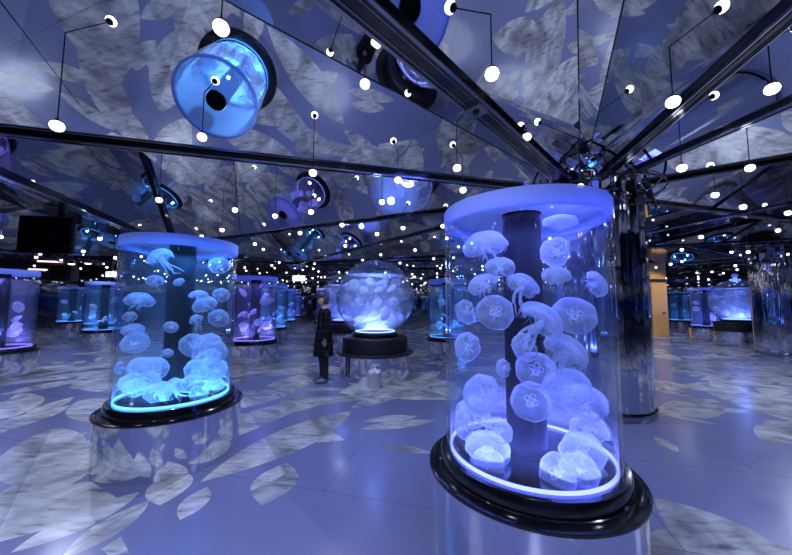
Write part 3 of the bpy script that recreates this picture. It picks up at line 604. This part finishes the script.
# ---------------------------------------------------------------- globe aquariums
def globe(x, y, col, nj, label, where, power=1., knob=False, detail=True):
    t = empty('globe_aquarium', (x, y, 0), label, 'aquarium')
    bm = NB(); lathe(bm, [(.7, 0), (.7, .47)], 56); obj('pedestal', bm, M_ped, t)
    bm = NB(); lathe(bm, [(0, .47), (.76, .47), (.78, .485), (.78, .5), (.76, .515), (.66, .52), (.66, .78), (.64, .8), (0, .8)], 56); obj('base_plate', bm, M_matte, t)
    bm = NB(); lathe(bm, [(0, .8), (.46, .8), (.47, .86), (.42, .9), (0, .9)], 48); obj('collar', bm, M_black, t)
    Rr = .79; cz = 1.565; prof = []
    for k in range(25): a = R(-57)+(R(146) if not knob else R(136))*k/24; prof.append((Rr*math.cos(a), cz+Rr*math.sin(a)))
    inn = [(r*.97, cz+(z-cz)*.97) for r, z in prof][::-1]
    bm = NB(); lathe(bm, prof+inn, 72, closed=True); obj('glass_bowl', bm, M_glass, t)
    bm = NB(); rw_ = Rr*.96; pf = [(0, cz-rw_*math.sin(R(56)))]+[(rw_*math.cos(R(-56+k*92/20)), cz+rw_*math.sin(R(-56+k*92/20))) for k in range(21)]+[(0, cz+rw_*math.sin(R(36)))]
    lathe(bm, pf, 48); obj('water', bm, M_water3, t)
    zw = cz+.47; rw = math.sqrt((Rr*.96)**2-.47**2)
    bm = NB(); lathe(bm, [(0, zw), (rw, zw)], 56); obj('water_surface', bm, M_lid, t)
    if knob:
        bm = NB(); lathe(bm, [(0, cz+.72), (.14, cz+.74), (.15, cz+.8), (.06, cz+.82), (.05, cz+.88), (.09, cz+.9), (.09, cz+.98), (0, cz+1.)], 32); obj('lid_knob', bm, M_lid, t)
    kc = tuple(col)
    if kc not in M_led: M_led[kc] = emission('led strip', col, LED)
    bm = NB(); lathe(bm, [(.38, .901), (.405, .901), (.405, .915), (.38, .915)], 48, closed=True); obj('light_ring', bm, M_led[kc], t)
    lamp('base_light', (0, 0, .93), 'AREA', 30*power, col, .5, (PI, 0, 0), t)
    lamp('crown_light', (0, 0, cz+.7), 'POINT', 20*power, col, .08, (0, 0, 0), t)
    rg = random.Random(nj); placed = []
    for k in range(nj):
        for _ in range(60):
            rad = rg.uniform(.09, .14); v = Vector((rg.uniform(-1, 1), rg.uniform(-1, 1), rg.uniform(-.95, .45)))
            if v.length > 1 or v.length < .1: continue
            v = v.normalized()*v.length**.5
            v = v*(.72-rad*.75)
            if all((v-q).length > .17 for q in placed): break
        placed.append(v)
        ax = Vector((rg.uniform(-.9, .9), rg.uniform(-1, .2), rg.uniform(-.2, 1))).normalized()
        jelly((x+v.x, y+v.y, cz+v.z), rad, ax, rg.choice((0, 1, 1)), 'pale jellyfish at the '+region(v.x-v.y*x/y, v.z, .22, .2)+' of '+where, 'jellyfish in '+where, False, rg.uniform(0, 6))
    return t
globe(-.42, 6.5, (.22, .30, 1.), 40, 'large glass globe aquarium full of jellyfish on a black base, beside the standing person', 'the middle globe aquarium', 1.3)
globe(12.5, 11.6, (.16, .24, 1.), 18, 'glass globe aquarium with a small top knob at the far right', 'the right globe aquarium', 1.0, True)
globe(-1.65, 10.4, VIO, 10, 'glass globe aquarium mostly hidden behind the left of the middle globe', 'the hidden rear globe', 1.)

# ---------------------------------------------------------------- hanging bulbs
def bulb_meshes(seg):
    a = NB(); lathe(a, [(0, -1)]+[(math.sin(PI*k/10), -math.cos(PI*k/10)) for k in range(1, 10)]+[(.3, .97)], seg)
    b = NB(); lathe(b, [(.4, .6), (.74, .68), (.74, .78), (.6, 1.02), (.35, 1.2), (.16, 1.45), (0, 1.47)], max(8, seg//2))
    return a, b
def cord_to(parent, x, y, z, r):
    top = ceil_z(x, y, z+r*2); bm = NB(); tube(bm, [(0, 0, r*1.45), (0, 0, top-z)], .0045, 5); return obj('cord', bm, M_matte, parent)
a, b = bulb_meshes(24); BG = bpy.data.meshes.new('globe'); a.to_mesh(BG); a.free(); BG.materials.append(M_bulb)
BS = bpy.data.meshes.new('socket'); b.to_mesh(BS); b.free(); BS.materials.append(M_matte)
for me in (BG, BS):
    for p in me.polygons: p.use_smooth = True
def bulb(x, y, z, r, label, group=None):
    o = empty('hanging_bulb', (x, y, z), label, 'lamp', group)
    for nm, me in (('globe', BG), ('socket', BS)):
        c = bpy.data.objects.new(nm, me); link(c, o); c.scale = (r, r, r*.92 if nm == 'globe' else r)
    cord_to(o, x, y, z, r); return o
for (p, r, lab) in BULBS: bulb(*p, r*.8, lab)
a, b = bulb_meshes(10)
for f in b.faces: f.material_index = 1
tm = bpy.data.meshes.new('x'); b.to_mesh(tm); b.free(); a.from_mesh(tm)
tube(a, [(0, 0, 1.4), (0, 0, 9)], .12, 4, 1)
FB = bpy.data.meshes.new('small_bulb'); a.to_mesh(FB); a.free(); FB.materials.append(M_bulb); FB.materials.append(M_matte); bpy.data.meshes.remove(tm)
MARKS = [(-.42, 6.5, 'the middle globe'), (12.5, 11.6, 'the right globe'), (11.9, 14.3, 'the beige door'), (11.2, 9.2, 'the right mirrored column')]+[(q[0], q[1], q[6]) for q in FAR]
def bulb_label(x, y):
    q = min(MARKS, key=lambda m_: math.hypot(m_[0]-x, m_[1]-y)); d = y-q[1]
    lr = ' left of' if x < q[0]-.8 else ' right of' if x > q[0]+.8 else ''
    side = ('far ' if abs(d) > 3 else '')+('in front' if d < 0 else 'behind')+(lr or (' of' if d < 0 else '')) if abs(d) > 1.2 else 'left above' if x < q[0]-.3 else 'right above' if x > q[0]+.3 else 'straight above'
    return 'tiny white bulb '+side+' '+q[2]
taken = [Vector(p[:2]) for p, r, l in BULBS]
blocked = [(2.98, 4.65, 1.0), (11.2, 9.2, 1.0)]
br = random.Random(21); nfar = 0
for tries in range(9000):
    if nfar >= NBULB: break
    y = br.uniform(-3, 25.5); x = br.uniform(-17.5, 17.5); v = Vector((x, y))
    if abs(x) > y*1.35+1 and y > 0: continue
    if y < 6.0 and y > 0: continue
    if y <= 0 and (y < -3 or abs(x) > 6 or br.random() < .6): continue
    if any((v-q).length < (1.1 if y < 16 else .9) for q in taken) or any(math.hypot(x-a, y-b) < c for a, b, c in blocked): continue
    cz_ = ceil_z(x, y, 2.0); z = min(cz_-.3, br.choice((2.75, 2.9, 3.0)))
    o = bpy.data.objects.new('hanging_bulb', FB); link(o); o.location = (x, y, z); 
    o.scale = (FBR,)*3
    tag(o, bulb_label(x, y) if y > 0 else 'white globe bulb hanging behind the viewer', 'lamp', 'far hanging bulbs' if y > 0 else 'bulbs behind the viewer')
    bm = NB(); tube(bm, [(0, 0, 9), (0, 0, (cz_-z)/FBR)], .1, 4)
    if (cz_-z)/FBR > 9.2: obj('cord', bm, M_matte, o)
    else: bm.free()
    taken.append(v); nfar += 1

# round blue spotlight under the ceiling, top middle
t = empty('round_spotlight', (-.05, 2.35, 3.42), 'round pale blue spotlight disc near the top middle, left of the wide track', 'spotlight')
t.rotation_euler = (R(25), R(20), 0)
bm = NB(); lathe(bm, [(.05, .14), (.075, .12), (.085, .01), (.085, 0), (.078, 0), (.074, .008), (0, .012)], 32); obj('housing', bm, M_matte, t)
bm = NB(); lathe(bm, [(0, -.004), (.074, 0), (.074, .006)], 32); obj('lens', bm, emission('pale blue spotlight lens', (.35, .45, 1.), .9), t)
bm = NB(); tube(bm, [(0, 0, .13), (.03, .02, .3)], .008, 6); obj('stem', bm, M_matte, t)

# ---------------------------------------------------------------- hanging screen at the left
sx, sy = -5.51, 4.93
t = empty('hanging_screen', (sx, sy, 2.53), 'black flat screen hanging on a thick pole from the left ceiling track', 'screen', rz=R(8))
bm = NB(); box(bm, (-.4, -.03, -.3), (.36, .03, .3)); bmesh.ops.bevel(bm, geom=bm.edges[:], offset=.01, segments=2, affect='EDGES'); obj('screen_panel', bm, M_matte, t, False)
bm = NB(); box(bm, (-.375, -.034, -.275), (.335, -.028, .275)); obj('display', bm, M_black, t, False)
bm = NB(); tube(bm, [(.12, .07, .1), (.12, .07, 3.14-2.53)], .05, 12); obj('pole', bm, M_black, t)
bm = NB(); tube(bm, [(.12, .0, .1), (.12, .07, .1)], .05, 12); obj('bracket', bm, M_black, t)
bm = NB(); box(bm, (.0, -.05, -.38), (.1, .04, -.3)); obj('sensor_box', bm, M_matte, t, False)
bm = NB(); tube(bm, [(.22+.09*math.cos(a*PI/12), 0, -.36+.06*math.sin(a*PI/12)) for a in range(25)], .012, 6); obj('ring_handle', bm, M_black, t)
# dark speaker boxes hanging far left, with pinkish lamps
for i, (x, y, z, w, h, lab) in enumerate([(-11.45, 10.4, 2.3, .45, .3, 'small black hanging box right below the hanging screen, the lower left of two'), (-10.45, 9.9, 2.37, .58, .55, 'black hanging box below the hanging screen, the larger right one of two')]):
    t = empty('hanging_box', (x, y, z), lab, 'speaker', rz=R(20))
    bm = NB(); box(bm, (-w/2, -.2, -h/2), (w/2, .2, h/2)); bmesh.ops.bevel(bm, geom=bm.edges[:], offset=.03, segments=2, affect='EDGES'); obj('box_body', bm, M_matte, t, False)
    bm = NB(); box(bm, (-w*.42, -.21, -h*.4), (w*.42, -.2, h*.4)); obj('front_grille', bm, M_core, t, False)
    bm = NB(); box(bm, (-w*.9, -.26, h/2+.02), (w*.1, -.22, h/2+.06)); obj('light_strip', bm, emission('pinkish lamp strip %d' % i, (1., .62, .7), 2.5), t, False)
    bm = NB(); tube(bm, [(0, 0, h/2-.01), (0, 0, ceil_z(x, y, z+h)-z)], .02, 8); obj('stem', bm, M_matte, t)
for i, (x, y, z, lab) in enumerate([(-8.9, 8.6, 2.5, 'left'), (-8.5, 8.65, 2.52, 'right')]):
    t = empty('wall_spotlight', (x, y, z), 'warm pinkish spotlight hanging left of the left tank, the %s one of a pair' % lab, 'spotlight')
    bm = NB(); lathe(bm, [(0, .12), (.06, .1), (.09, 0), (.08, 0), (0, .01)], 20); obj('housing', bm, M_matte, t)
    bm = NB(); lathe(bm, [(0, -.03), (.05, -.02), (.075, 0), (0, 0.005)], 20); obj('lens', bm, emission('warm lamp lens', (1., .7, .75), 5), t)
    bm = NB(); tube(bm, [(0, 0, .11), (0, 0, ceil_z(x, y, z+.2)-z)], .01, 6); obj('stem', bm, M_matte, t)
# exit sign, far left, green running figure on white
def sign(x, y, z, w, h, label, green):
    t = empty('exit_sign', (x, y, z), label, 'sign')
    bm = NB(); box(bm, (-w/2-.03, -.03, -h/2-.03), (w/2+.03, .03, h/2+.03)); obj('sign_box', bm, M_matte, t, False)
    bm = NB(); box(bm, (-w/2, -.04, -h/2), (w/2, -.03, h/2)); obj('lit_face', bm, emission('lit sign face', (.75, 1., .85) if green else (.85, .95, 1.), 1.6), t, False)
    g = emission('sign green', (.05, .55, .25), .6)
    bm = NB(); u = h*.1; lathe(bm, [(0, -.5*u), (.5*u, 0), (0, .5*u)], 12, (0, -.045, h*.3)); tube(bm, [(0, -.045, h*.2), (-.1*h, -.045, -.05*h)], u*.7, 6)
    tube(bm, [(-.1*h, -.045, -.05*h), (.1*h, -.045, -.2*h), (.05*h, -.045, -.4*h)], u*.5, 6); tube(bm, [(-.1*h, -.045, -.05*h), (-.3*h, -.045, -.25*h), (-.5*h, -.045, -.25*h)], u*.5, 6)
    tube(bm, [(0, -.045, .15*h), (.25*h, -.045, .05*h)], u*.4, 6); tube(bm, [(0, -.045, .15*h), (-.25*h, -.045, .1*h)], u*.4, 6); obj('running_figure', bm, g, t)
    bm = NB(); tube(bm, [(0, 0, h/2), (0, 0, ceil_z(x, y, z+h)-z)], .015, 6); obj('stem', bm, M_matte, t)
sign(-9.3, 10.3, 2.36, .36, .17, 'small lit green and white exit sign at the left edge of the left tank', True)
sign(-5.3, 17.2, 2.75, .68, .3, 'lit white sign hanging over the corridor of tanks', False)

# ---------------------------------------------------------------- beige door block at the right
M_beige = principled('beige door laminate', (.62, .42, .16), .45, noise=.12)
bm = NB(); box(bm, (11.55, 14.3, 0), (12.28, 14.9, 3.3)); tag(obj('wall_partition', bm, M_beige, smooth=False), kind='structure')
bm = NB(); box(bm, (11.56, 14.27, .02), (12.2, 14.299, 2.38)); d_ = tag(obj('door_1', bm, M_beige, smooth=False), kind='structure')
bm = NB(); box(bm, (11.54, 14.26, 2.42), (12.3, 14.3, 2.56)); obj('door_header', bm, M_matte, d_, False)
bm = NB(); box(bm, (12.0, 14.24, 1.0), (12.1, 14.27, 1.06)); obj('door_handle', bm, M_black, d_, False)
# white lidded bin in front of the middle globe
t = empty('small_bin', (-.37, 5.62, 0), 'small whitish bin with a crumpled bag top, standing before the middle globe pedestal', 'bin')
M_bin = principled('pale plastic', (.6, .62, .7), .4)
bm = NB(); lathe(bm, [(0, 0), (.1, 0), (.11, .02), (.115, .24), (.12, .25), (.11, .25), (.1, .03), (0, .03)], 28); obj('bin_body', bm, M_bin, t)
bm = NB(); bmesh.ops.create_icosphere(bm, subdivisions=3, radius=.115)
for v in bm.verts: v.co = Vector((v.co.x, v.co.y, v.co.z*.5+.27))*1.0+Vector((math.sin(v.co.y*60)*.008, math.sin(v.co.x*55)*.008, math.sin(v.co.x*70+v.co.y*50)*.012))
obj('bag_top', bm, M_bin, t)

# ---------------------------------------------------------------- people
M_skin = principled('skin', (.42, .26, .2), .6); M_hair = principled('dark hair', (.012, .01, .01), .45)
M_trs = principled('dark trousers', (.012, .012, .018), .8); M_shoe = principled('blue grey shoes', (.12, .16, .28), .6)
def coat_mat():
    m, nt, out = mat('dark checked coat cloth'); p = nt.nodes.new('ShaderNodeBsdfPrincipled'); tc = nt.nodes.new('ShaderNodeTexCoord')
    b = nt.nodes.new('ShaderNodeTexBrick'); b.inputs['Scale'].default_value = 1; b.offset = 0; b.inputs['Brick Width'].default_value = .12; b.inputs['Row Height'].default_value = .12; b.inputs['Mortar Size'].default_value = .006
    b.inputs['Color1'].default_value = b.inputs['Color2'].default_value = (.006, .006, .01, 1); b.inputs['Mortar'].default_value = (.03, .03, .055, 1)
    mp = nt.nodes.new('ShaderNodeMapping'); mp.inputs['Rotation'].default_value = (PI/2, 0, 0)
    nt.links.new(tc.outputs['Object'], mp.inputs['Vector']); nt.links.new(mp.outputs[0], b.inputs['Vector']); nt.links.new(b.outputs['Color'], p.inputs['Base Color'])
    p.inputs['Roughness'].default_value = .9; p.inputs['Specular IOR Level'].default_value = .1; nt.links.new(p.outputs[0], out.inputs[0]); return m
M_coat = coat_mat()
def skin(name, verts, eds, rad, root, m, parent, lv=2):
    me = bpy.data.meshes.new(name); me.from_pydata(verts, eds, []); me.materials.append(m)
    o = bpy.data.objects.new(name, me); link(o, parent)
    s = o.modifiers.new('skin', 'SKIN'); s.use_smooth_shade = True
    for i, r in enumerate(rad):
        v = me.skin_vertices[0].data[i]; v.radius = r if isinstance(r, tuple) else (r, r); v.use_root = (i == root)
    ss = o.modifiers.new('sub', 'SUBSURF'); ss.levels = lv; ss.render_levels = lv
    return o
def person(x, y, rz, label, s=1.):
    """faces -Y in its own frame, 1.61 m tall"""
    t = empty('person', (x, y, 0), label, 'person', rz=rz); t.scale = (s, s, s)
    V = [(0, 0, .86), (0, .01, 1.05), (0, .01, 1.22), (0, .01, 1.33), (0, 0, 1.4), (0, -.02, 1.46), (0, -.022, 1.53)]; E_ = [(0, 1), (1, 2), (2, 3), (3, 4), (4, 5), (5, 6)]
    r = [(.15, .11), (.13, .1), (.15, .105), (.1, .08), (.05, .052), (.062, .078), (.07, .088)]
    for sd in (-1, 1):
        b = len(V); V += [(sd*.09, 0, .8), (sd*.085, -.01, .47), (sd*.085, .02, .1), (sd*.09, -.08, .035)]; E_ += [(0, b), (b, b+1), (b+1, b+2), (b+2, b+3)]; r += [.085, .055, .035, (.035, .025)]
        b = len(V); V += [(sd*.165, .01, 1.31), (sd*.215, .02, 1.05), (sd*.225, -.02, .83), (sd*.228, -.035, .76)]; E_ += [(3, b), (b, b+1), (b+1, b+2), (b+2, b+3)]; r += [.05, .036, .024, (.018, .032)]
        hb = b+3
        for k, (dy, ln) in enumerate(((-.026, .062), (-.009, .072), (.009, .066), (.024, .052))):
            b = len(V); V += [(sd*.228, -.035+dy, .735), (sd*.222, -.038+dy, .735-ln*.55), (sd*.212, -.04+dy, .735-ln)]; E_ += [(hb, b), (b, b+1), (b+1, b+2)]; r += [.009, .008, .0065]
        b = len(V); V += [(sd*.218, -.075, .765), (sd*.212, -.088, .735)]; E_ += [(hb-1, b), (b, b+1)]; r += [.01, .008]
    body = skin('body', V, E_, r, 0, M_skin, t)
    bm = NB(); bmesh.ops.create_icosphere(bm, subdivisions=3, radius=1)
    for v in bm.verts:
        c = v.co; jaw = 1-.25*max(0, -c.z); v.co = Vector((c.x*.074*jaw, c.y*.092*jaw-.025-(.012 if c.y < -.93 and -.3 < c.z < .1 and abs(c.x) < .25 else 0), c.z*.112+1.5))
    obj('face', bm, M_skin, body)
    for nm, zz2, w in (('mouth', 1.455, .02),):
        bm = NB(); tube(bm, [(-w, -.106, zz2), (0, -.112, zz2), (w, -.106, zz2)], .004, 6); obj(nm, bm, principled('lips', (.4, .16, .15), .5), body)
    for sd in (-1, 1):
        bm = NB(); bmesh.ops.create_icosphere(bm, subdivisions=2, radius=.01, matrix=Matrix.Translation((sd*.028, -.106, 1.512))); obj('eye', bm, M_hair, body)
        bm = NB(); bmesh.ops.create_icosphere(bm, subdivisions=2, radius=1, matrix=Matrix.Translation((sd*.076, -.015, 1.495)) @ Matrix.Diagonal((.01, .02, .03, 1))); obj('ear', bm, M_skin, body)
    bm = NB(); tube(bm, [(0, -.112, 1.515), (0, -.127, 1.487), (0, -.112, 1.48)], [.005, .01, .006], 8); obj('nose', bm, M_skin, body)
    bm = NB(); bmesh.ops.create_icosphere(bm, subdivisions=4, radius=1)
    bmesh.ops.delete(bm, geom=[v for v in bm.verts if (v.co.y < -.35 and v.co.z < .45) or v.co.z < -.62], context='VERTS')
    for v in bm.verts: v.co = Vector((v.co.x*.088, v.co.y*.106-.015, v.co.z*.118+1.508+.004*math.sin(v.co.x*30)))
    hr = obj('hair', bm, M_hair, t); sm = hr.modifiers.new('s', 'SOLIDIFY'); sm.thickness = .012
    bm = NB(); n = 28; rows = [(1.37, .075, .07), (1.355, .12, .085), (1.33, .175, .1), (1.22, .19, .125), (1.05, .175, .125), (.9, .2, .15), (.7, .225, .17), (.5, .245, .185), (.49, .235, .175)]
    prev = None
    for z, a, b in rows:
        ring = [bm.verts.new((a*math.cos(2*PI*i/n), b*math.sin(2*PI*i/n)*(1+.03*math.sin(5*i)*(z < 1)), z)) for i in range(n)]
        if prev:
            for i in range(n): bm.faces.new((prev[i], prev[(i+1) % n], ring[(i+1) % n], ring[i]))
        prev = ring
    ct = obj('coat', bm, M_coat, t)
    for sd in (-1, 1):
        bm = NB(); tube(bm, [(sd*.13, .01, 1.325), (sd*.185, .01, 1.3), (sd*.212, .015, 1.18), (sd*.225, .02, 1.04), (sd*.232, -.005, .92), (sd*.232, -.022, .82)], [.055, .068, .06, .056, .05, .05], 14, cap=False); obj('sleeve', bm, M_coat, ct)
        bm = NB(); tube(bm, [(sd*.088, 0, .82), (sd*.088, -.005, .5), (sd*.088, .015, .3), (sd*.088, .02, .09)], [.098, .075, .062, .055], 16); obj('trouser_leg', bm, M_trs, t)
        bm = NB(); bmesh.ops.create_uvsphere(bm, u_segments=20, v_segments=10, radius=1)
        for v in bm.verts: v.co = Vector((v.co.x*.048+sd*.09, v.co.y*.13-.045, max(0, v.co.z*.06*(1.3 if v.co.y > .2 else .85)+.035)))
        obj('shoe', bm, M_shoe, t)
    for k, xx in enumerate((0,)):
        bm = NB(); tube(bm, [(0, -.075-.0, 1.36), (0, -.128, 1.22), (0, -.13, 1.05), (0, -.155, .9), (0, -.19, .5)], .006, 6); obj('coat_placket', bm, M_trs, ct)
    return t
person(-1.36, 6.02, R(-62), 'person in a dark checked knee-length coat standing left of the middle globe aquarium')
person(-5.95, 21.9, R(20), 'distant dark-clothed person standing far down the corridor of tanks')
